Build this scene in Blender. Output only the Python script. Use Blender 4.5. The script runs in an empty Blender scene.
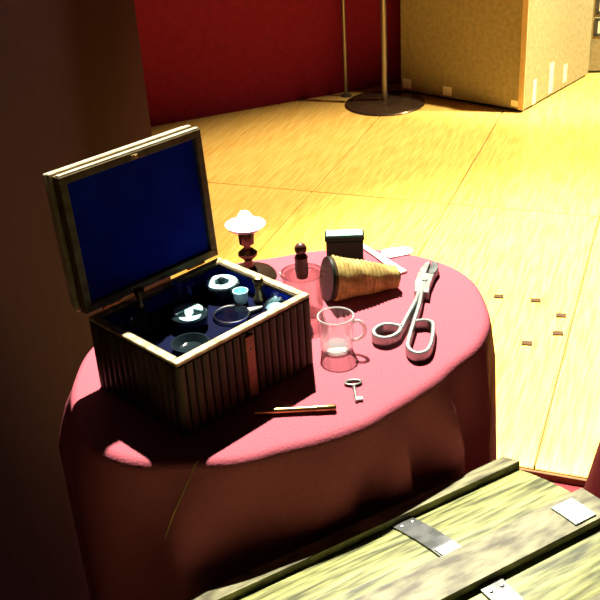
import bpy, bmesh, math, random
from mathutils import Vector, Matrix
random.seed(7)
S = bpy.context.scene
C = S.collection
PI = math.pi

# ------------------------------------------------------------------ camera
pitch, roll, FPX = 0.4927, -0.0636, 1002.0
F = Vector((0, math.cos(pitch), -math.sin(pitch)))
R0 = Vector((1, 0, 0)); U0 = R0.cross(F)
Rv = R0 * math.cos(roll) + U0 * math.sin(roll)
Uv = U0 * math.cos(roll) - R0 * math.sin(roll)
cd = bpy.data.cameras.new('camera'); cam = bpy.data.objects.new('camera', cd); C.objects.link(cam)
M = Matrix((Rv, Uv, -F)).transposed().to_4x4(); M.translation = (0, 0, 1.55)
cam.matrix_world = M
cd.sensor_width = 36; cd.lens = FPX / 600 * 36; cd.clip_start = .02
S.camera = cam

# ------------------------------------------------------------------ light
w = bpy.data.worlds.new('world'); S.world = w; w.use_nodes = True
w.node_tree.nodes['Background'].inputs[0].default_value = (1.0, .74, .55, 1)
w.node_tree.nodes['Background'].inputs[1].default_value = .008
def spot(name, loc, target, watts, col, angle, blend, size):
    l = bpy.data.lights.new(name, 'SPOT'); l.energy = watts; l.color = col
    l.spot_size = math.radians(angle); l.spot_blend = blend; l.shadow_soft_size = size
    o = bpy.data.objects.new(name, l); C.objects.link(o); o.location = loc
    o.rotation_euler = (Vector(target) - Vector(loc)).to_track_quat('-Z', 'Y').to_euler()
    return o
spot('track_spot_key', (-.02, 3.27, 3.82), (.15, 1.46, .7), 2500, (1, .93, .80), 27, .4, .035)
spot('track_spot_floor', (2.2, 4.2, 3.9), (.80, 3.35, 0), 1900, (1, .84, .52), 50, .6, .06)
spot('fill_spot_side', (1.75, 2.75, 3.9), (1.02, 2.52, 0), 4000, (1, .92, .56), 42, .8, .06)  # extra lamp without a known source, put in to brighten the right-hand floor
spot('fill_spot_carton', (3.2, 4.0, 3.4), (1.5, 5.05, .35), 2100, (1, .94, .62), 26, .6, .06)  # added fill with no known source, lifts the carton's right face
S.view_settings.view_transform = 'Standard'; S.view_settings.look = 'None'
S.view_settings.gamma = 1; S.view_settings.use_curve_mapping = False
S.view_settings.exposure = 0.0

# ------------------------------------------------------------------ materials
def mat(name, c1, c2=None, rough=.6, metal=0, scale=20, stretch=(1, 1, 1), bump=0, bscale=None, coat=0, detail=4,
        rnd=0, lo=.35, hi=.65, sheen=0, spec=.5):
    m = bpy.data.materials.new(name); m.use_nodes = True
    nt = m.node_tree; N = nt.nodes; Lk = nt.links; b = N['Principled BSDF']
    b.inputs['Base Color'].default_value = (*c1, 1); b.inputs['Roughness'].default_value = rough
    b.inputs['Metallic'].default_value = metal; b.inputs['Specular IOR Level'].default_value = spec
    if coat: b.inputs['Coat Weight'].default_value = coat; b.inputs['Coat Roughness'].default_value = .12
    if sheen: b.inputs['Sheen Weight'].default_value = sheen; b.inputs['Sheen Roughness'].default_value = .5
    if c2 is None and not bump: return m
    tc = N.new('ShaderNodeTexCoord'); mp = N.new('ShaderNodeMapping')
    mp.inputs['Scale'].default_value = stretch
    src = tc.outputs['Object']
    if rnd:
        oi = N.new('ShaderNodeObjectInfo'); vm = N.new('ShaderNodeVectorMath'); vm.operation = 'MULTIPLY_ADD'
        cx = N.new('ShaderNodeCombineXYZ')
        for i in range(3): Lk.new(oi.outputs['Random'], cx.inputs[i])
        vm.inputs[1].default_value = (rnd, rnd * 1.7, rnd * .6); Lk.new(cx.outputs[0], vm.inputs[0]); Lk.new(src, vm.inputs[2])
        src = vm.outputs[0]
    Lk.new(src, mp.inputs['Vector'])
    ns = N.new('ShaderNodeTexNoise'); ns.inputs['Scale'].default_value = scale; ns.inputs['Detail'].default_value = detail
    Lk.new(mp.outputs[0], ns.inputs['Vector'])
    if c2 is not None:
        cr = N.new('ShaderNodeValToRGB'); e = cr.color_ramp.elements
        e[0].position = lo; e[0].color = (*c1, 1); e[1].position = hi; e[1].color = (*c2, 1)
        Lk.new(ns.outputs['Fac'], cr.inputs['Fac']); Lk.new(cr.outputs['Color'], b.inputs['Base Color'])
    if bump:
        n2 = ns
        if bscale:
            n2 = N.new('ShaderNodeTexNoise'); n2.inputs['Scale'].default_value = bscale; Lk.new(mp.outputs[0], n2.inputs['Vector'])
        bp = N.new('ShaderNodeBump'); bp.inputs['Strength'].default_value = bump; bp.inputs['Distance'].default_value = .004
        Lk.new(n2.outputs['Fac'], bp.inputs['Height']); Lk.new(bp.outputs[0], b.inputs['Normal'])
    return m
def glass(name, tint=(.95, .97, .97), rough=.03, blend=.35, base=.04, milk=0):
    m = bpy.data.materials.new(name); m.use_nodes = True
    nt = m.node_tree; N = nt.nodes; Lk = nt.links; N.remove(N['Principled BSDF'])
    t = N.new('ShaderNodeBsdfTransparent'); t.inputs[0].default_value = (*tint, 1)
    g = N.new('ShaderNodeBsdfGlossy'); g.inputs['Roughness'].default_value = rough
    lw = N.new('ShaderNodeLayerWeight'); lw.inputs['Blend'].default_value = blend
    mm = N.new('ShaderNodeMath'); mm.operation = 'MULTIPLY_ADD'; mm.inputs[1].default_value = .75; mm.inputs[2].default_value = base
    Lk.new(lw.outputs['Facing'], mm.inputs[0])
    mx = N.new('ShaderNodeMixShader'); Lk.new(mm.outputs[0], mx.inputs[0]); Lk.new(t.outputs[0], mx.inputs[1]); Lk.new(g.outputs[0], mx.inputs[2])
    out = mx
    if milk:
        df = N.new('ShaderNodeBsdfDiffuse'); df.inputs[0].default_value = (.9, .9, .88, 1)
        out = N.new('ShaderNodeMixShader'); out.inputs[0].default_value = milk; Lk.new(mx.outputs[0], out.inputs[1]); Lk.new(df.outputs[0], out.inputs[2])
    Lk.new(out.outputs[0], N['Material Output'].inputs[0])
    return m
def emis(name, col, st):
    m = bpy.data.materials.new(name); m.use_nodes = True; b = m.node_tree.nodes['Principled BSDF']
    b.inputs['Base Color'].default_value = (*col, 1); b.inputs['Emission Color'].default_value = (*col, 1)
    b.inputs['Emission Strength'].default_value = st
    return m
MT = dict(
    floorwood=mat('honey_floor_wood', (.70, .40, .085), (.84, .57, .17), .32, scale=9, stretch=(.8, 11, 1), bump=.05, coat=.25, rnd=9, detail=6),
    floorgap=mat('floor_underlay', (.10, .045, .015), (.16, .07, .02), .8, scale=20),
    carpet=mat('red_carpet', (.12, .018, .026), (.16, .026, .036), .95, spec=.05, scale=160, bump=.4),
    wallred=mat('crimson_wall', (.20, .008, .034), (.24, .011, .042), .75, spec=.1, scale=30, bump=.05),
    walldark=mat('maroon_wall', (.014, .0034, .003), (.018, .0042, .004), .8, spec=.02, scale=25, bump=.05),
    cloth=mat('rose_cloth', (.42, .095, .125), (.47, .110, .14), .85, scale=260, bump=.25, spec=.1),
    drape=mat('dark_red_drape', (.085, .013, .014), (.11, .017, .019), .85, spec=.1, scale=200, bump=.2),
    chestwood=mat('dark_oak', (.045, .027, .010), (.085, .051, .019), .45, spec=.2, scale=14, stretch=(4, 4, .6), bump=.15, rnd=5),
    lidwood=mat('tarnished_brass_frame', (.19, .145, .06), (.12, .085, .03), .45, .2, scale=60, spec=.3),
    moulding=mat('lit_edge_brass', (.80, .74, .55), (.6, .52, .32), .3, .35, scale=60),  # pale brass: the light on the lid's top edges is put into the colour
    brass=mat('aged_brass', (.62, .44, .16), (.42, .28, .09), .32, 1, scale=60),
    brassdull=mat('dull_brass_rim', (.62, .50, .28), (.30, .20, .08), .38, .3, scale=70),
    copper=mat('copper_plate', (.24, .12, .06), (.17, .08, .04), .45, .7, scale=80),
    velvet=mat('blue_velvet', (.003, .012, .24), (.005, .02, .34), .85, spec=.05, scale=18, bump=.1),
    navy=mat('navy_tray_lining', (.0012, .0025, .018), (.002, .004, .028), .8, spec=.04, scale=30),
    black=mat('black_iron', (.012, .011, .010), rough=.35),
    steel=mat('worn_steel', (.40, .43, .40), (.26, .28, .26), .33, .75, scale=50),
    silver=mat('polished_silver', (.85, .85, .82), rough=.15, metal=1),
    bronze=mat('dark_bronze', (.13, .08, .045), (.09, .05, .03), .25, .7, scale=40),
    brown=mat('brown_stopper', (.085, .022, .012), (.12, .035, .02), .4, scale=60),
    cyan=mat('pale_cyan_glaze', (.42, .82, .86), (.55, .92, .94), .25, scale=40),
    darkglaze=mat('dark_glaze', (.01, .018, .022), rough=.12),
    green=mat('dark_green_tin', (.006, .018, .011), (.01, .026, .017), .45, spec=.15, scale=40),
    teal=mat('pale_green_lid', (.30, .62, .50), (.36, .68, .56), .35, scale=40),
    twine=mat('straw_twine', (.62, .47, .13), (.34, .23, .05), .85, scale=70),
    paper=mat('white_paper', (.86, .83, .80), (.80, .77, .74), .8, scale=50),
    trunk=mat('weathered_trunk_wood', (.05, .056, .010), (.37, .39, .12), .5, scale=15, stretch=(.9, 8, 8), bump=.35, rnd=6, detail=8),
    batten=mat('grey_brown_batten', (.06, .052, .02), (.29, .28, .14), .6, scale=22, stretch=(1, 3, 3), bump=.5, rnd=6, detail=8),
    strap=mat('dark_steel_strap', (.07, .075, .07), (.16, .17, .16), .4, .7, scale=40),
    bright=mat('bright_tin_cap', (.50, .56, .52), (.34, .38, .35), .35, .6, scale=50),
    card=mat('brown_cardboard', (.27, .215, .10), (.35, .28, .13), .85, scale=45, bump=.08),
    cardedge=mat('pale_cardboard_edge', (.66, .48, .24), (.60, .43, .2), .8, scale=45),
    cream=mat('pale_cream', (.85, .78, .55), (.8, .72, .48), .35, scale=30),
    mark=mat('brown_floor_mark', (.035, .013, .006), (.055, .02, .009), .8, scale=60),
    wax=mat('white_wax', (.9, .9, .86), rough=.4),
    pole=mat('satin_post', (.26, .22, .19), rough=.35, metal=.8),
    glass=glass('clear_glass'), pinkglass=glass('thin_jar_glass', (.95, .92, .90), blend=.18),
    darkglass=glass('smoked_glass', (.35, .4, .42), blend=.4), lens=glass('lens_glass', (.75, .82, .9), blend=.25, base=.03),
    flute=glass('fluted_glass', (.93, .95, .95), rough=.08, blend=.55, base=.05, milk=.05),
    frost=glass('frosted_glass_edge', (.95, .95, .93), rough=.15, blend=.5, base=.12, milk=.38),
    pan=mat('bright_pewter', (.78, .80, .80), rough=.25, metal=.6),
    highlight_glow=emis('white_highlight_glow', (1, .93, .78), 14),  # emission imitating a bright highlight, nothing burns here
    print=mat('print_ink', (.05, .045, .04), rough=.8),
)

# ------------------------------------------------------------------ helpers
def obj(name, bm, m, parent=None, smooth=False, loc=None):
    me = bpy.data.meshes.new(name)
    bmesh.ops.recalc_face_normals(bm, faces=bm.faces[:])
    bm.to_mesh(me); bm.free()
    me.materials.append(MT[m] if isinstance(m, str) else m)
    if smooth:
        for p in me.polygons: p.use_smooth = True
        if smooth != 'all':
            try: me.set_sharp_from_angle(angle=math.radians(40))
            except Exception: pass
    o = bpy.data.objects.new(name, me); C.objects.link(o)
    if parent: o.parent = parent
    if loc: o.location = loc
    return o
def tag(o, label, cat, group=None):
    o['label'] = label; o['category'] = cat
    if group: o['group'] = group
    return o
def thing(name, label, cat, loc=(0, 0, 0), rz=0, group=None, parent=None):
    o = bpy.data.objects.new(name, None); C.objects.link(o); o.empty_display_size = .02
    o.location = loc; o.rotation_euler = (0, 0, rz)
    return tag(o, label, cat, group)
def struct(o):
    o['kind'] = 'structure'; return o
def box(bm, c, s, bev=0, mtx=None):
    r = bmesh.ops.create_cube(bm, size=1)
    vs = r['verts']
    for v in vs: v.co = Vector((c[0] + v.co.x * s[0], c[1] + v.co.y * s[1], c[2] + v.co.z * s[2]))
    if bev:
        es = list({e for v in vs for e in v.link_edges})
        rr = bmesh.ops.bevel(bm, geom=es, offset=bev, segments=1, affect='EDGES')
        vs = list({v for f in rr['faces'] for v in f.verts} | {v for v in vs if v.is_valid})
    if mtx:
        for v in vs: v.co = mtx @ v.co
    return bm
def bx(c, s, bev=0, mtx=None): return box(bmesh.new(), c, s, bev, mtx)
def lathe(prof, n=32, bm=None, c=(0, 0, 0), sx=1, sy=1, wob=None):
    bm = bm or bmesh.new(); rings = []
    for r, z in prof:
        if r < 1e-6: rings.append([bm.verts.new((c[0], c[1], c[2] + z))])
        else:
            rings.append([bm.verts.new((c[0] + sx * r * (wob(k) if wob else 1) * math.cos(2 * PI * k / n),
                                        c[1] + sy * r * (wob(k) if wob else 1) * math.sin(2 * PI * k / n), c[2] + z)) for k in range(n)])
    for a, b in zip(rings, rings[1:]):
        for k in range(n):
            k2 = (k + 1) % n
            if len(a) == 1 and len(b) == 1: continue
            if len(a) == 1: bm.faces.new((a[0], b[k], b[k2]))
            elif len(b) == 1: bm.faces.new((a[k], b[0], a[k2]))
            else: bm.faces.new((a[k], b[k], b[k2], a[k2]))
    return bm
def prism(pts, z0, z1, bm=None, bev=0):
    bm = bm or bmesh.new(); n = len(pts)
    a = [bm.verts.new((x, y, z0)) for x, y in pts]; b = [bm.verts.new((x, y, z1)) for x, y in pts]
    bm.faces.new(a[::-1]); bm.faces.new(b)
    for k in range(n): bm.faces.new((a[k], a[(k + 1) % n], b[(k + 1) % n], b[k]))
    if bev:
        es = [e for e in bm.edges if abs(e.verts[0].co.z - z1) < 1e-7 and abs(e.verts[1].co.z - z1) < 1e-7]
        bmesh.ops.bevel(bm, geom=es, offset=bev, segments=1, affect='EDGES')
    return bm
def sweep(path, prof, closed=False, bm=None, up=Vector((0, 0, 1)), caps=True):
    """sweep a 2D profile (side, up) along a path"""
    bm = bm or bmesh.new(); P = [Vector(p) for p in path]; n = len(P); rings = []
    for i, p in enumerate(P):
        a = P[(i - 1) % n] if (closed or i > 0) else p
        b = P[(i + 1) % n] if (closed or i < n - 1) else p
        t = (b - a).normalized(); s = t.cross(up)
        s = s.normalized() if s.length > 1e-5 else Vector((1, 0, 0)); u = s.cross(t).normalized()
        pr = prof(i / max(1, n - 1)) if callable(prof) else prof
        rings.append([bm.verts.new(p + s * q[0] + u * q[1]) for q in pr])
    m = len(rings[0])
    for i in range(n if closed else n - 1):
        A, B = rings[i], rings[(i + 1) % n]
        for k in range(m): bm.faces.new((A[k], A[(k + 1) % m], B[(k + 1) % m], B[k]))
    if not closed and caps: bm.faces.new(rings[0][::-1]); bm.faces.new(rings[-1])
    return bm
def circ(r, n=10): return [(r * math.cos(2 * PI * k / n), r * math.sin(2 * PI * k / n)) for k in range(n)]
def rect(wd, h): return [(-wd / 2, -h / 2), (wd / 2, -h / 2), (wd / 2, h / 2), (-wd / 2, h / 2)]
def brect(wd, h, b):
    x, y = wd / 2, h / 2
    return [(-x + b, -y), (x - b, -y), (x, -y + b), (x, y - b), (x - b, y), (-x + b, y), (-x, y - b), (-x, -y + b)]
def crom(pts, n=8, closed=False):
    P = [Vector(p) for p in pts]; out = []; m = len(P)
    for i in range(m if closed else m - 1):
        g = (lambda k: P[k % m]) if closed else (lambda k: P[max(0, min(m - 1, k))])
        p0, p1, p2, p3 = g(i - 1), g(i), g(i + 1), g(i + 2)
        for k in range(n):
            t = k / n
            out.append(.5 * ((2 * p1) + (p2 - p0) * t + (2 * p0 - 5 * p1 + 4 * p2 - p3) * t * t + (3 * p1 - p0 - 3 * p2 + p3) * t ** 3))
    if not closed: out.append(P[-1])
    return out

# ------------------------------------------------------------------ the room
FZ = .02                                     # top of the wooden floor, laid over the carpet
fl = struct(obj('floor_carpet', bx((.6, 3.2, -.05), (9, 11, .1)), 'carpet'))
fl['label'] = 'red carpet around the table and trunk'
Q = Vector((.375, .927, 0)).normalized(); Nn = Vector((Q.y, -Q.x, 0))
q0, n0 = 1.977, -1.342
wf = bpy.data.objects.new('floor_wood', None); C.objects.link(wf); struct(wf)
wf['label'] = 'glossy honey coloured wooden floor made of large panels'
wf.rotation_euler = (0, 0, math.atan2(Q.y, Q.x))      # local x along Q, local y = -Nn
PW, PL = .56, 1.545
pm = bx((0, 0, 0), (PL - .005, PW - .005, .016), .0015)
pme = None
for i in range(4):
    for j in range(-5, 9):
        lx = q0 + PL * (i + .5); ly = -(n0 + PW * (j + .5))
        wp = wf.rotation_euler.to_matrix() @ Vector((lx, ly, 0))
        if wp.x < -4 or wp.x > 5 or wp.y > 8.4: continue
        if pme is None:
            o = obj('floor_panel', pm, 'floorwood', wf); pme = o.data
        else:
            o = bpy.data.objects.new('floor_panel', pme); C.objects.link(o); o.parent = wf
        o.location = (lx, ly, FZ - .008)
ub = bx((q0 + PL * 2 + .01, -(n0 + PW * 2), .006), (PL * 4 - .03, PW * 14 - .03, .010))
obj('underlay', ub, 'floorgap', wf)
# trim strip at the near edge of the wood
obj('floor_edge', bx((q0 - .004, -(n0 + PW * 2), .009), (.008, PW * 14, .018), .001), 'floorgap', wf)

def wall(name, a, b, h, t, m):
    a = Vector((*a, 0)); b = Vector((*b, 0)); d = (b - a); L = d.length; ang = math.atan2(d.y, d.x)
    mt = Matrix.Translation(a) @ Matrix.Rotation(ang, 4, 'Z')
    o = obj(name, bx((L / 2, t / 2, h / 2), (L, t, h)), m); o.matrix_world = mt
    return struct(o)
# crimson wall, ends beside the carton
wall('wall_back', (-3.2, 3.775), (.64, 5.229), 3.0, .12, 'wallred')
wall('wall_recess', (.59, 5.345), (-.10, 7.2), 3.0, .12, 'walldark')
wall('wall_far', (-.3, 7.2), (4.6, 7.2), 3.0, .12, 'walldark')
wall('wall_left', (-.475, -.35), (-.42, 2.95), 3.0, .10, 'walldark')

# ------------------------------------------------------------------ tablecloth and the table under it
TC = Vector((-.028, 1.37)); TZ = .75
outl = [(.314, 1.46), (.300, 1.545), (.266, 1.608), (.207, 1.660), (.145, 1.680), (.05, 1.686), (-.07, 1.670), (-.19, 1.625), (-.285, 1.54),
        (-.325, 1.44), (-.348, 1.33), (-.346, 1.22), (-.312, 1.125), (-.240, 1.065), (-.13, 1.055), (-.01, 1.08), (.055, 1.106), (.14, 1.172), (.215, 1.245), (.272, 1.32), (.308, 1.40)]
pol = sorted(((math.atan2(y - TC.y, x - TC.x), math.hypot(x - TC.x, y - TC.y)) for x, y in outl))
def rad(th):
    th = (th + PI) % (2 * PI) - PI
    s = wsum = 0
    for a, r in pol:
        d = (th - a + PI) % (2 * PI) - PI; k = math.exp(-(d / .22) ** 2); s += k * r; wsum += k
    return s / wsum
NA = 240
def cloth_mesh(c, radf, ztop, zbot, foldf, flare):
    bm = bmesh.new(); rows = []
    prof = [(f, 0, 0) for f in (.15, .3, .45, .6, .72, .82, .90)]
    rc = .016
    for k in range(6):
        a = k / 5 * PI / 2; prof.append((1, -rc + rc * math.sin(a), -rc + rc * math.cos(a)))
    for k in range(1, 22): prof.append((1, 0, -rc - (ztop - rc - zbot) * (k / 21)))
    cv = bm.verts.new((c[0], c[1], ztop))
    for f, dr, dz in prof:
        ring = []
        for k in range(NA):
            th = 2 * PI * k / NA; r = radf(th) * f + dr
            dep = max(0, -dz - rc) / (ztop - zbot)
            r += foldf(th, dep) + flare * dep
            z = ztop + dz
            if dep > 0: z -= 0
            if dep == 0 and f > .9: r -= .002 * (1 + math.sin(th * 9)) * (1 if dr or dz else 0)
            ring.append(bm.verts.new((c[0] + r * math.cos(th), c[1] + r * math.sin(th), z)))
        rows.append(ring)
    for k in range(NA): bm.faces.new((cv, rows[0][k], rows[0][(k + 1) % NA]))
    for a, b in zip(rows, rows[1:]):
        for k in range(NA): bm.faces.new((a[k], b[k], b[(k + 1) % NA], a[(k + 1) % NA]))
    return bm
fph = [random.uniform(0, 6.28) for _ in range(5)]
def folds(th, d):
    a = min(1, d * 7) ** .7
    v = math.sin(14 * th + fph[0] + 1.6 + 1.1 * math.sin(2 * th + .5)) + .45 * math.sin(19 * th + fph[1] + 2 * d) + .35 * math.sin(5 * th + fph[2])
    q = a * (.006 + .013 * v + (.005 * v * v if v > 0 else 0)) + .020 * d
    if d > 0:                                   # the trunk stands close: the cloth hangs flat against it there
        cg = math.cos(th - math.radians(-61.2))
        if cg > .3:
            lim = .281 / cg - rad(th)
            q = min(q, lim)
    return max(q, -.03 * a)
tc = obj('tablecloth', cloth_mesh(TC, rad, TZ, .004, folds, 0), 'cloth', smooth='all')
tag(tc, 'rose red cloth hanging in folds over the round table', 'tablecloth')

# ------------------------------------------------------------------ the medicine chest
YAW = .7606; L, D, H = .250, .200, .118
cc = Vector((-.1447, 1.2733, TZ))
ch = thing('wooden_chest', 'open dark wooden chest with ribbed sides and blue velvet lining', 'chest', cc, YAW)
T = .011; IN = .004
bm = bmesh.new()
box(bm, (0, -D / 2 + IN + T / 2, H / 2), (L - 2 * IN, T, H - .004)); box(bm, (0, D / 2 - IN - T / 2, H / 2), (L - 2 * IN, T, H - .004))
for s in (-1, 1): box(bm, (s * (L / 2 - IN - T / 2), 0, H / 2), (T, D - 2 * IN - 2 * T, H - .004))
box(bm, (0, 0, .008), (L - 2 * IN, D - 2 * IN, .012))
obj('body', bm, 'chestwood', ch)
def reed(wd):
    n = 5; pts = [(wd / 2 * math.cos(PI * k / n), -.006 * math.sin(PI * k / n) ** .7 if 0 < k < n else 0) for k in range(n + 1)]
    return prism([(x * .94, y) for x, y in pts], 0, H - .010)
def slats(n, wd, place):
    first = None
    for k in range(n):
        if first is None: o = obj('slat', reed(wd), 'chestwood', ch, smooth=True); first = o
        else: o = first.copy(); C.objects.link(o)
        place(o, (k - (n - 1) / 2) * wd)
nf, nsd = 18, 14
slats(nf, L / nf, lambda o, t: (setattr(o, 'location', (t, -D / 2 + IN, .003))))
slats(nf, L / nf, lambda o, t: (setattr(o, 'location', (t, D / 2 - IN, .003)), setattr(o, 'rotation_euler', (0, 0, PI))))
slats(nsd, D / nsd, lambda o, t: (setattr(o, 'location', (-L / 2 + IN, t, .003)), setattr(o, 'rotation_euler', (0, 0, -PI / 2))))
slats(nsd, D / nsd, lambda o, t: (setattr(o, 'location', (L / 2 - IN, t, .003)), setattr(o, 'rotation_euler', (0, 0, PI / 2))))
RW = .013
for s in (-1, 1):
    obj('rim_strip', bx((0, s * (D / 2 - RW / 2), H - .003), (L, RW, .006), .0012), 'brassdull', ch)
    obj('rim_strip', bx((s * (L / 2 - RW / 2), 0, H - .003), (RW, D - 2 * RW, .006), .0012), 'brassdull', ch)
bm = bmesh.new()
iy, ix = D / 2 - RW - .001, L / 2 - RW - .001
for s in (-1, 1):
    box(bm, (0, s * (iy - .001), .101), (2 * ix, .002, .022)); box(bm, (s * (ix - .001), 0, .101), (.002, 2 * iy - .004, .022))
obj('lining', bm, 'velvet', ch)
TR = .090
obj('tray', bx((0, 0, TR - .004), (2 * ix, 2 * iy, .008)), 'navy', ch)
lp = obj('lock_plate', bx((0, -D / 2 - .003, .056), (.016, .003, .100), .001), 'copper', ch); lp['label'] = 'copper coloured lock strip'
obj('keyhole', prism([(.0022 * math.cos(a * PI / 5), .0022 * math.sin(a * PI / 5)) for a in range(10)], 0, .001), 'black', lp)
kh = lp.children[0]; kh.rotation_euler = (PI / 2, 0, 0); kh.location = (0, -D / 2 - .0040, .085)
for x in (-.08, .08):
    obj('hinge', sweep([(x - .016, D / 2 + .004, H + .002), (x + .016, D / 2 + .004, H + .002)], circ(.0035, 8)), 'brass', ch)
# lid: local frame x = length, y = up along the lid, z = towards the back
la = 1.5133; LH = .206
up = Vector((0, math.cos(la), math.sin(la))); bk = Vector((0, math.sin(la), -math.cos(la)))
LM = Matrix((Vector((-1, 0, 0)), up, bk)).transposed().to_4x4(); LM.translation = Vector((0, D / 2 + .001, H + .003))
bm = bmesh.new(); FW = .012
box(bm, (0, FW / 2, .008), (L, FW, .016), .001); box(bm, (0, LH - FW / 2, .008), (L, FW, .016), .001)
for s in (-1, 1): box(bm, (s * (L / 2 - FW / 2), LH / 2, .008), (FW, LH - 2 * FW, .016), .001)
lid = obj('lid', bm, 'lidwood', ch); lid.matrix_local = LM
obj('lid_board', bx((0, LH / 2, .0195), (L - .008, LH - .008, .008)), 'chestwood', lid)
obj('moulding', bx((0, LH / 2, .0275), (L + .003, LH + .003, .0085), .0012), 'moulding', lid)
obj('moulding', bx((0, LH / 2, .0345), (L - .012, LH - .012, .006)), 'chestwood', lid)
obj('moulding', bx((0, LH / 2, .0405), (L - .004, LH - .004, .007), .0012), 'moulding', lid)
obj('moulding', bx((0, LH + .0008, .006), (L - .004, .002, .008)), 'moulding', lid)  # added strip, a pale line painting the frame's lit top edge
obj('lid_lining', bx((0, LH / 2, .0115), (L - 2 * FW, LH - 2 * FW, .007)), 'velvet', lid)
o = obj('catch', bx((0, LH - FW / 2, -.0015), (.012, .006, .003), .0008), 'brass', lid)
o = obj('catch_pin', lathe([(0, -.007), (.002, -.006), (.002, -.003), (0, -.003)], 10, c=(0, LH - FW / 2, 0)), 'brass', lid, True)

# ---- things in the chest (positions in the chest's frame)
RZ = Matrix.Rotation(YAW, 3, 'Z')
def inch(x, y, z=TR): return cc + RZ @ Vector((x, y, z))
def pot(x, y, label, r=.026, h=.022, ring='cyan', centre='darkglaze', swirl=False):
    t = thing('ceramic_pot', label, 'pot', inch(x, y), YAW + .4, 'ceramic pots in the chest')
    obj('pot_body', lathe([(0, 0), (r * .85, 0), (r * .97, .004), (r, h * .7), (r * 1.04, h * .72), (r * 1.04, h * .86), (r * .98, h * .9), (r * .96, h * .86), (0, h * .8)], 36), 'darkglaze', t, True)
    if not swirl:
        obj('lid_ring', lathe([(r * .40, h * .80), (r * .46, h * 1.0), (r * .7, h * 1.06), (r * .92, h * .98), (r * .95, h * .82)], 36), ring, t, True)
        obj('lid_knob', lathe([(0, h * .8), (r * .25, h * .84), (r * .18, h * 1.0), (r * .26, h * 1.15), (r * .12, h * 1.3), (0, h * 1.32)], 20), 'darkglaze', t, True)
    else:
        # pale crescents painted as raised glaze
        for a0, a1, w0 in ((-.9, 2.2, .0095), (2.8, 4.7, .0065)):
            pth = [(r * .72 * math.cos(a0 + (a1 - a0) * k / 12), r * .72 * math.sin(a0 + (a1 - a0) * k / 12), h * .9) for k in range(13)]
            obj('glaze_band', sweep(pth, lambda s, w0=w0: rect(max(.0008, 2 * w0 * math.sin(PI * (s * .9 + .05))), .003)), 'cyan', t)
        obj('glaze_band', sweep([(-r * .55, -r * .25, h * .9), (0, .0, h * .92), (r * .6, r * .35, h * .9)], lambda s: rect(.013 * math.sin(PI * (s * .7 + .1)), .003)), 'cyan', t)
    return t
pot(.078, .042, 'round pot with pale cyan ring lid and dark knob, in the chest')
pot(-.016, .006, 'dark round pot with pale cyan streaks across its lid, in the chest', swirl=True)
# magnifying lens with a flat tapering handle
t = thing('magnifying_glass', 'hand lens with thin rim and tapering handle lying in the chest', 'magnifying glass', inch(.039, -.022), YAW - .43)
rl = .026
ring = [(rl * math.cos(a), rl * math.sin(a), .004) for a in [2 * PI * k / 40 for k in range(40)]]
obj('lens_rim', sweep(ring, circ(.0017, 8), closed=True), 'silver', t, True)
obj('lens', lathe([(0, .0015), (rl * .6, .002), (rl * .97, .0035), (rl * .97, .0045), (rl * .6, .006), (0, .0065)], 32), 'lens', t, True)
obj('handle', sweep([(rl, 0, .004), (rl + .012, 0, .004), (rl + .022, 0, .004)], lambda s: brect(.014 - .009 * s, .004, .001)), 'strap', t)
# clear beaker
t = thing('glass_beaker', 'small clear round-bottomed beaker at the back of the chest', 'beaker', inch(.024, .064))
obj('beaker_wall', lathe([(0, 0), (.009, .001), (.0135, .006), (.0155, .02), (.0165, .036), (.0150, .036), (.0140, .02), (.012, .007), (0, .003)], 28), 'glass', t, True)
# brass stand at left
t = thing('brass_candlestick', 'small brass candlestick standing at the left back of the chest', 'candlestick', inch(-.052, .072))
obj('foot', lathe([(0, 0), (.013, 0), (.013, .003), (.004, .008), (0, .008)], 24), 'brass', t, True)
obj('stem', lathe([(.004, .007), (.003, .02), (.0055, .024), (.003, .028), (.004, .04)], 16), 'brass', t, True)
obj('cup', lathe([(0, .038), (.006, .040), (.0085, .052), (.007, .052), (.005, .043), (0, .043)], 20), 'brass', t, True)
# smoked bowl
o = obj('glass_bowl', lathe([(0, .002), (.012, 0), (.02, .006), (.0255, .020), (.0275, .021), (.0245, .021), (.0185, .008), (0, .004)], 32), 'darkglass', None, True, inch(-.070, .036))
tag(o, 'smoked glass bowl at the left end of the chest', 'bowl')
# black dish front
o = obj('black_dish', lathe([(0, .001), (.018, 0), (.026, .008), (.027, .012), (.025, .012), (.017, .003), (0, .003)], 32), 'darkglaze', None, True, inch(-.060, -.048))
tag(o, 'shiny black dish in the front corner of the chest', 'dish')
# brass pestle
t = thing('brass_pestle', 'upright brass pestle by the right end of the chest', 'pestle', inch(.099, -.018))
obj('shaft', lathe([(0, 0), (.009, 0), (.0095, .004), (.006, .010), (.0055, .022), (.007, .026), (.004, .029)], 20), 'brass', t, True)
obj('knob', lathe([(0, .027), (.006, .029), (.0085, .034), (.006, .039), (0, .041)], 20), 'brass', t, True)
# cyan cup
o = obj('glass_cup', lathe([(0, .001), (.008, 0), (.0105, .006), (.012, .02), (.0105, .02), (.009, .007), (0, .004)], 24), 'cyan', None, True, inch(.078, .000))
tag(o, 'tiny pale cyan cup between the brass pestle and the lens', 'cup')
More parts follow.
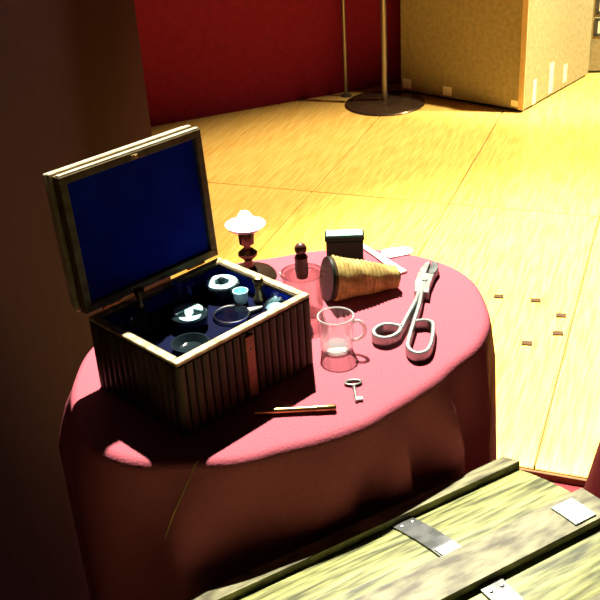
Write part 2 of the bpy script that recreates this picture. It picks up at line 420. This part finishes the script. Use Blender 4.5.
# domed bottle
t = thing('glass_bottle', 'squat domed clear bottle in the right front corner of the chest', 'bottle', inch(.090, -.064))
obj('bottle_body', lathe([(0, 0), (.0165, 0), (.0175, .006), (.017, .014), (.012, .022), (.006, .026), (.006, .032), (.0045, .032), (.0045, .025), (.010, .020), (.0155, .013), (.0155, .004), (0, .003)], 28), 'glass', t, True)
obj('contents', lathe([(0, .0035), (.015, .0045), (.015, .009), (0, .009)], 24), 'cyan', t, True)

# ------------------------------------------------------------------ things on the cloth
ZT = TZ + .0005
# candlestick
t = thing('candlestick', 'dark bronze candlestick with silver drip pan and white stub under a highlight glow, behind the chest', 'candlestick', (-.086, 1.588, ZT))
obj('foot', lathe([(0, 0), (.046, 0), (.048, .003), (.044, .008), (.020, .014), (.010, .022), (0, .022)], 36), 'bronze', t, True)
obj('stem', lathe([(.009, .020), (.007, .034), (.017, .044), (.017, .048), (.006, .058), (.006, .062), (.013, .066), (.0145, .084), (.012, .090), (.006, .092), (0, .092)], 24), 'bronze', t, True)
obj('drip_pan', lathe([(0, .090), (.020, .091), (.031, .096), (.036, .103), (.034, .1035), (.029, .098), (.018, .094), (0, .093)], 36), 'pan', t, True)
cnd = obj('candle_stub', lathe([(0, .093), (.019, .093), (.0195, .103), (.017, .107), (.006, .106), (0, .105)], 24), 'wax', t, True)
obj('highlight_glow', lathe([(0, .105), (.009, .106), (.0125, .112), (.0115, .119), (.007, .125), (0, .1275)], 16), 'highlight_glow', cnd, True)  # glowing dome standing in for the overexposed highlight above the pan
# stoppered jar
t = thing('stoppered_jar', 'clear glass jar with dark brown ball stopper, right of the chest', 'jar', (.006, 1.440, ZT))
obj('jar_body', lathe([(0, 0), (.030, 0), (.032, .003), (.032, .070), (.0345, .074), (.0345, .077), (.014, .080), (.013, .079), (.030, .072), (.030, .005), (0, .004)], 40), 'pinkglass', t, True)
obj('rim_ring', sweep([(.0345 * math.cos(2 * PI * k / 48), .0345 * math.sin(2 * PI * k / 48), .0755) for k in range(48)], circ(.0017, 8), closed=True), 'glass', t, True)
st = obj('stopper', lathe([(0, .068), (.009, .068), (.0110, .080), (.0100, .098), (.0112, .104), (.0080, .1085), (0, .109)], 20), 'brown', t, True)
obj('stopper_ball', lathe([(.0101 * math.sin(PI * k / 12) , .1185 - .0101 * math.cos(PI * k / 12)) if 0 < k < 12 else (0, .1185 + (-.0101 if k == 0 else .0101)) for k in range(13)], 20), 'brown', st, True)
# dark tin
t = thing('small_tin', 'dark green upright tin with pale top, behind the twine cone', 'tin', (.086, 1.622, ZT), -.06)
obj('tin_body', bx((0, 0, .0235), (.066, .026, .047), .002), 'green', t)
obj('tin_lid', bx((0, 0, .0525), (.070, .030, .011), .002), 'green', t)
obj('lid_label', bx((0, 0, 0.0585), (.064, .025, .001)), 'teal', t)
# cone of twine
p0 = Vector((.050, 1.485)); p1 = Vector((.170, 1.514)); ax = (p1 - p0); CL = ax.length; r0, r1 = .039, .019
t = thing('twine_cone', 'cone of straw coloured twine lying on its side before the tin', 'twine', (p0.x, p0.y, ZT), math.atan2(ax.y, ax.x))
tilt = math.atan2(r0 - r1, CL)
CM = Matrix.Translation((0, 0, r0)) @ Matrix.Rotation(tilt, 4, 'Y') @ Matrix.Rotation(PI / 2, 4, 'Y')
def xf(bm, m):
    bmesh.ops.transform(bm, matrix=m, verts=bm.verts[:]); return bm
obj('core', xf(lathe([(0, -.002), (r0 * .80, -.002), (r0 * .93, .001), (r0 - .003, .006), (r1 - .003, CL - .004), (r1 * .6, CL + .001), (0, CL + .001)], 28), CM), 'chestwood', t, True)
turns = 16; hp = []
for k in range(turns * 18 + 1):
    s = k / (turns * 18); a = 2 * PI * k / 18; r = r0 + (r1 - r0) * s - .0028 + .0009 * math.sin(k * 1.7)
    hp.append(CM @ Vector((r * math.cos(a), r * math.sin(a), .004 + s * (CL - .008))))
obj('twine', sweep(hp, circ(.0036, 6), up=(CM.to_3x3() @ Vector((0, 0, 1)))), 'twine', t, True)
obj('end_disc', xf(lathe([(0, -.004), (r0 * .95, -.004), (r0 * .98, -.001), (r0 * .9, .002), (0, .002)], 28), CM), 'green', t, True)
# white bone strip + paper tag
pth = crom([(.122, 1.682, TZ + .0025), (.145, 1.638, TZ + .0025), (.163, 1.600, TZ + .003), (.183, 1.562, TZ + .0025)], 6)
o = obj('paper_strip', sweep(pth, lambda s: brect(.010 + .009 * s, .004, .0012)), 'paper')
tag(o, 'narrow white strip lying from the tin past the twine cone', 'strip')
o = obj('paper_tag', prism([(.181 + x * math.cos(.2) - y * math.sin(.2), 1.650 + x * math.sin(.2) + y * math.cos(.2)) for x, y in
      [(-.030, -.008), (-.024, .012), (-.012, .018), (.020, .014), (.030, .007), (.030, -.010), (.020, -.018), (-.018, -.021)]], TZ + .0006, TZ + .0022), 'paper')
tag(o, 'white oval paper tag at the far edge of the table', 'tag')
# nippers
no = Vector((.185, 1.42, ZT))
t = thing('steel_nippers', 'steel nippers with two open loop handles lying on the cloth', 'nippers', no)
hz = .0085
def loc2(pts, z=hz): return [(x - no.x, y - no.y, z) for x, y in pts]
lp_ = crom(loc2([(.199, 1.470), (.188, 1.435), (.170, 1.390), (.156, 1.354), (.146, 1.333), (.128, 1.322), (.113, 1.331), (.112, 1.348), (.126, 1.363), (.142, 1.362), (.1565, 1.353)]), 6)
obj('handle', sweep(lp_, brect(.0070, .016, .0014)), 'steel', t)
rp_ = crom(loc2([(.203, 1.468), (.192, 1.420), (.176, 1.365), (.162, 1.315), (.158, 1.290), (.167, 1.273), (.182, 1.276), (.193, 1.297), (.203, 1.340), (.204, 1.361), (.193, 1.369), (.178, 1.368)]), 6)
obj('handle', sweep(rp_, brect(.0070, .016, .0014)), 'steel', t)
P2 = lambda pts: [(x - no.x, y - no.y) for x, y in pts]
jb = obj('joint_block', prism(P2([(.206, 1.536), (.232, 1.524), (.220, 1.490), (.213, 1.458), (.202, 1.462), (.190, 1.466), (.196, 1.500)]), .001, .0155, bev=.001), 'steel', t)
obj('rivet', lathe([(0, .0155), (.0045, .0155), (.004, .0172), (0, .0175)], 16, c=(.213 - no.x, 1.503 - no.y, 0)), 'steel', jb, True)
obj('jaw', prism(P2([(.207, 1.535), (.211, 1.551), (.222, 1.570), (.234, 1.580), (.231, 1.566), (.223, 1.550), (.219, 1.530)]), .002, .015, bev=.0015), 'steel', t)
obj('jaw', prism(P2([(.222, 1.5288), (.226, 1.547), (.234, 1.563), (.237, 1.580), (.245, 1.566), (.243, 1.547), (.232, 1.524)]), .002, .015, bev=.0015), 'strap', t)
# glass mug
t = thing('glass_mug', 'small fluted glass mug with handle standing before the twine cone', 'mug', (.052, 1.322, ZT))
flt = lambda k: 1 + .035 * math.cos(k * 2 * PI / 4)
obj('mug_body', lathe([(0, 0), (.0215, 0), (.0235, .002), (.0245, .02), (.0275, .058)], 48, wob=flt), 'flute', t, True)
obj('mug_base', lathe([(0, .001), (.021, .001), (.022, .006), (.019, .0085), (0, .007)], 32), 'frost', t, True)
obj('mug_rim', sweep([(.0272 * math.cos(2 * PI * k / 48), .0272 * math.sin(2 * PI * k / 48), .0585) for k in range(48)], circ(.0013, 8), closed=True), 'frost', t, True)
hd = crom([(.0255, 0, .050), (.036, 0, .052), (.044, 0, .043), (.043, 0, .030), (.034, 0, .020), (.0240, 0, .018)], 6)
hd = [Matrix.Rotation(-.25, 3, 'Z') @ Vector(p) for p in hd]
obj('mug_handle', sweep(hd, circ(.0030, 8), up=Vector((.25, .97, 0))), 'frost', t, True)
# key
ko = Vector((.070, 1.20, ZT)); 
t = thing('iron_key', 'small steel key lying near the front edge of the cloth', 'key', ko, .02)
obj('bow', sweep([(.0115 * math.cos(2 * PI * k / 28), .0225 + .0065 * math.sin(2 * PI * k / 28), .0022) for k in range(28)], circ(.0020, 8), closed=True), 'steel', t, True)
obj('shank', sweep([(0, .017, .0022), (0, -.026, .0022)], circ(.0021, 10)), 'steel', t, True)
obj('bit', bx((.005, -.0205, .0022), (.009, .008, .003), .0005), 'steel', t)
obj('collar', sweep([(0, .0135, .0023), (0, .010, .0023)], circ(.0030, 10)), 'steel', t, True)
# brass rod (pen case)
t = thing('brass_rod', 'slim brass rod lying before the chest at the table edge', 'rod', (-.016, 1.158, ZT), -.02)
obj('barrel', sweep([(-.057, 0, .0048), (.030, 0, .0048)], circ(.0045, 14)), 'brass', t, True)
obj('cap', sweep([(.030, 0, .0050), (.054, 0, .0050), (.057, 0, .0050)], lambda s: circ(.0049 if s < .9 else .0035, 14)), 'brass', t, True)
obj('ring', sweep([(.0285, 0, .0053), (.0315, 0, .0053)], circ(.0053, 14)), 'brass', t, True)

# thread over the cloth's front
pts = []
for k in range(15):
    f_ = k / 14; th = math.radians(-111 - 7 * f_); d_ = max(0, (f_ - .15) / .85) * .13
    rr = rad(th) + folds(th, d_) + .0015 - (.012 * (1 - f_ / .15) if f_ < .15 else 0)
    pts.append((TC.x + rr * math.cos(th), TC.y + rr * math.sin(th), TZ + .001 - d_ * .746 - (.016 if f_ >= .15 else .016 * (f_ / .15) ** 2)))
o = obj('thread', sweep(pts, circ(.0007, 5)), 'twine'); tag(o, 'thin pale thread hanging over the front of the cloth', 'thread')
# ------------------------------------------------------------------ trunk
ua = .503
tu = Vector((.876, .482)); tv = Vector((.482, -.876))
tcn = (tu * .41 + tv * -.645) * 1.067
t = thing('travel_chest', 'weathered pale wooden trunk with battens and metal straps in the foreground', 'trunk', (tcn.x, tcn.y, 0), math.atan2(tu.y, tu.x)); t.scale = (1.067,) * 3
TL = .74; TD = .432
def dome(y): return .610 - .048 * (abs(y) / .216) ** 2
def strip(y0, y1, x0, x1, dz0, dz1, n=4, bev=.002):
    pts = [(y0 + (y1 - y0) * k / n, dome(y0 + (y1 - y0) * k / n) + dz1) for k in range(n + 1)]
    pts += [(y, dome(y) + dz0) for y in [y1 + (y0 - y1) * k / n for k in range(n + 1)]]
    bm = bmesh.new()
    a = [bm.verts.new((x0, y, z)) for y, z in pts]; b = [bm.verts.new((x1, y, z)) for y, z in pts]; m = len(pts)
    bm.faces.new(a); bm.faces.new(b[::-1])
    for k in range(m): bm.faces.new((a[k], b[k], b[(k + 1) % m], a[(k + 1) % m]))
    if bev:
        es = [e for e in bm.edges if e.calc_length() > .2 or (abs(e.verts[0].co.x - e.verts[1].co.x) < 1e-6 and False)]
        es = [e for e in es if len(e.link_faces) == 2 and e.calc_face_angle(0) > 1]
        bmesh.ops.bevel(bm, geom=es, offset=bev, segments=1, affect='EDGES')
    return bm
bm = bx((0, 0, .266), (TL - .01, TD - .012, .532))
obj('trunk_body', bm, 'trunk', t)
# body planks, front and back, and the ends
pk = None
for yy in (-TD / 2 + .0, TD / 2 - .0):
    for k in range(4):
        obj('side_plank', bx((0, yy, .068 + k * .128), (TL, .014, .125), .002), 'trunk', t)
for xx in (-TL / 2, TL / 2):
    for k in range(4):
        obj('end_plank', bx((xx, 0, .068 + k * .128), (.014, TD - .016, .125), .002), 'trunk', t)
for s in (-1, 1):       # domed end boards of the lid
    pts = [(-.214 + .428 * k / 12, dome(-.214 + .428 * k / 12) - .012) for k in range(13)] + [(.214, .526), (-.214, .526)]
    bm = bmesh.new(); a = [bm.verts.new((s * (TL / 2 - .004), y, z)) for y, z in pts]; b = [bm.verts.new((s * (TL / 2 - .02), y, z)) for y, z in pts]
    bm.faces.new(a); bm.faces.new(b[::-1])
    for k in range(len(pts)): bm.faces.new((a[k], b[k], b[(k + 1) % len(pts)], a[(k + 1) % len(pts)]))
    obj('lid_end', bm, 'trunk', t)
bats = [(.182, .216), (.010, .068), (-.130, -.076), (-.216, -.182)]
pans = [(.0685, .1815), (-.0755, .0095), (-.1815, -.1305)]
for y0, y1 in pans: obj('lid_plank', strip(y0, y1, -TL / 2, TL / 2, -.014, 0), 'trunk', t)
for i, (y0, y1) in enumerate(bats):
    b_ = obj('batten', strip(y0, y1, -TL / 2 - .004, TL / 2 + .004, -.012, .012, bev=.004), 'batten', t)
    if 0 < i < 3:
        for s in (-1, 1):
            xc = s * (TL / 2 - .040)
            obj('end_bracket', strip(y0 + .006, y1 - .010, xc - .017, xc + .017, .0122, .0142, bev=0), 'bright', b_)
for xs in (-.173, .173):
    for y0, y1 in pans:
        s_ = obj('strap', strip(y0, y1, xs - .016, xs + .016, .0003, .0030, bev=0), 'strap', t)
        ym = y0 + .016
        obj('strap_plate', strip(y0 + .002, y0 + .024, xs - .014, xs + .014, .0031, .0046, n=2, bev=0), 'bright', s_)
        for dx in (-.008, .008):
            obj('rivet', lathe([(.003, 0), (.002, .0015), (0, .002)], 10, c=(xs + dx, y1 - .014, dome(y1 - .014) + .0028)), 'steel', s_, True)

# ------------------------------------------------------------------ draped stool at the right
def f2(th, d): return min(1, d * 3) * (.008 + .016 * math.sin(11 * th + 1.2))
ds = obj('draped_stool', cloth_mesh(Vector((.985, 1.62)), lambda th: .31, .52, FZ + .004 - .02, f2, .09), 'drape', smooth='all')
tag(ds, 'dark red drape at the right edge beyond the trunk', 'drape')

# ------------------------------------------------------------------ marks on the floor
ml = [(.630, 2.785, 'small brown mark on the wooden floor nearest the cloth edge, upper left of the five'),
      (.738, 2.744, 'small brown mark on the wooden floor, upper middle of the five'),
      (.790, 2.640, 'small brown mark on the wooden floor, rightmost of the five'),
      (.754, 2.536, 'small brown mark on the wooden floor just below the rightmost one'),
      (.652, 2.491, 'small brown mark on the wooden floor, lowest of the five')]
first = None
for x, y, lb in ml:
    if first is None: o = first = obj('floor_mark', bx((0, 0, .0025), (.029, .021, .005), .0008), 'mark')
    else: o = first.copy(); C.objects.link(o)
    o.location = (x, y, FZ); o.rotation_euler = (0, 0, -.15 - .2 * random.random())
    tag(o, lb, 'floor mark', 'five marks on the wooden floor')

# ------------------------------------------------------------------ posts
t = thing('post_stand', 'slim metal post on a wide dark round base by the carton', 'post', (.485, 4.860, FZ))
obj('base', lathe([(0, 0), (.195, 0), (.20, .004), (.195, .010), (.03, .020), (0, .020)], 48), 'bronze', t, True)
obj('pole', lathe([(.014, .018), (.014, 1.02), (0, 1.02)], 20), 'pole', t, True)
obj('finial', lathe([(0, 1.015), (.024, 1.02), (.028, 1.03), (.024, 1.045), (0, 1.06)], 20), 'pole', t, True)
t = thing('wall_post', 'thin metal post at the foot of the crimson wall', 'post', (.305, 5.035, FZ))
obj('foot', lathe([(0, 0), (.03, 0), (.028, .006), (.012, .010), (0, .010)], 24), 'pole', t, True)
obj('pole', lathe([(.010, .008), (.010, 1.02), (0, 1.02)], 20), 'pole', t, True)
obj('finial', lathe([(0, 1.015), (.018, 1.02), (.020, 1.03), (.018, 1.04), (0, 1.05)], 20), 'pole', t, True)

# ------------------------------------------------------------------ cartons
k0 = Vector((1.122, 4.613)) * .994
def carton(name, label, cor, ang, wl, wr, h):
    """cor: near bottom corner; left face runs along +y, right face along +x"""
    t = thing(name, label, 'carton', (cor.x, cor.y, FZ), ang)
    bm = bx((wr / 2, wl / 2, h / 2 + .006), (wr, wl, h - .012), .004)
    obj('carton_body', bm, 'card', t)
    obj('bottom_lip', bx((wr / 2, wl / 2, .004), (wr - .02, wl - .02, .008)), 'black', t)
    return t
wl, wr, CHt = .70, .70, .82
t = carton('cardboard_carton', 'tall brown cardboard carton standing on the wooden floor', k0, math.atan2(.533, .463), wl, wr, CHt)
obj('corner_strip', bx((-.003, .012, CHt / 2 + .006), (.006, .030, CHt - .012), .001), 'cardedge', t)
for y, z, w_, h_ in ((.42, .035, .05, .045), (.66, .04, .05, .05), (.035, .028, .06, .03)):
    obj('tape_patch', bx((-.0012, y, z + .01), (.002, w_, h_)), 'cream', t)
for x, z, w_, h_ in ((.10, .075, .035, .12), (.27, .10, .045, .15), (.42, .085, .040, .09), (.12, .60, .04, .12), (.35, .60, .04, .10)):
    obj('pale_strip', bx((x, -.0012, z), (w_, .002, h_)), 'cream', t)  # pale upright rectangles on the right face
t2 = carton('cardboard_carton', 'second brown carton with a printed label, behind the tall one at right', Vector((1.578, 5.165)), math.radians(-8) , .55, .8, .85)
def panel(x, z, w_, h_):
    o = obj('printed_label', bx((x, -.0015, z), (w_, .003, h_)), 'cream', t2)
    for a, b, c, d in ((x, z + h_ / 2 - .008, w_, .016), (x, z - h_ / 2 + .008, w_, .016), (x - w_ / 2 + .008, z, .016, h_), (x + w_ / 2 - .008, z, .016, h_), (x, z, .012, h_)):
        obj('label_frame', bx((a, -.0035, b), (c, .001, d)), 'print', o)
panel(.10, .24, .15, .095); panel(.10, .36, .15, .11)
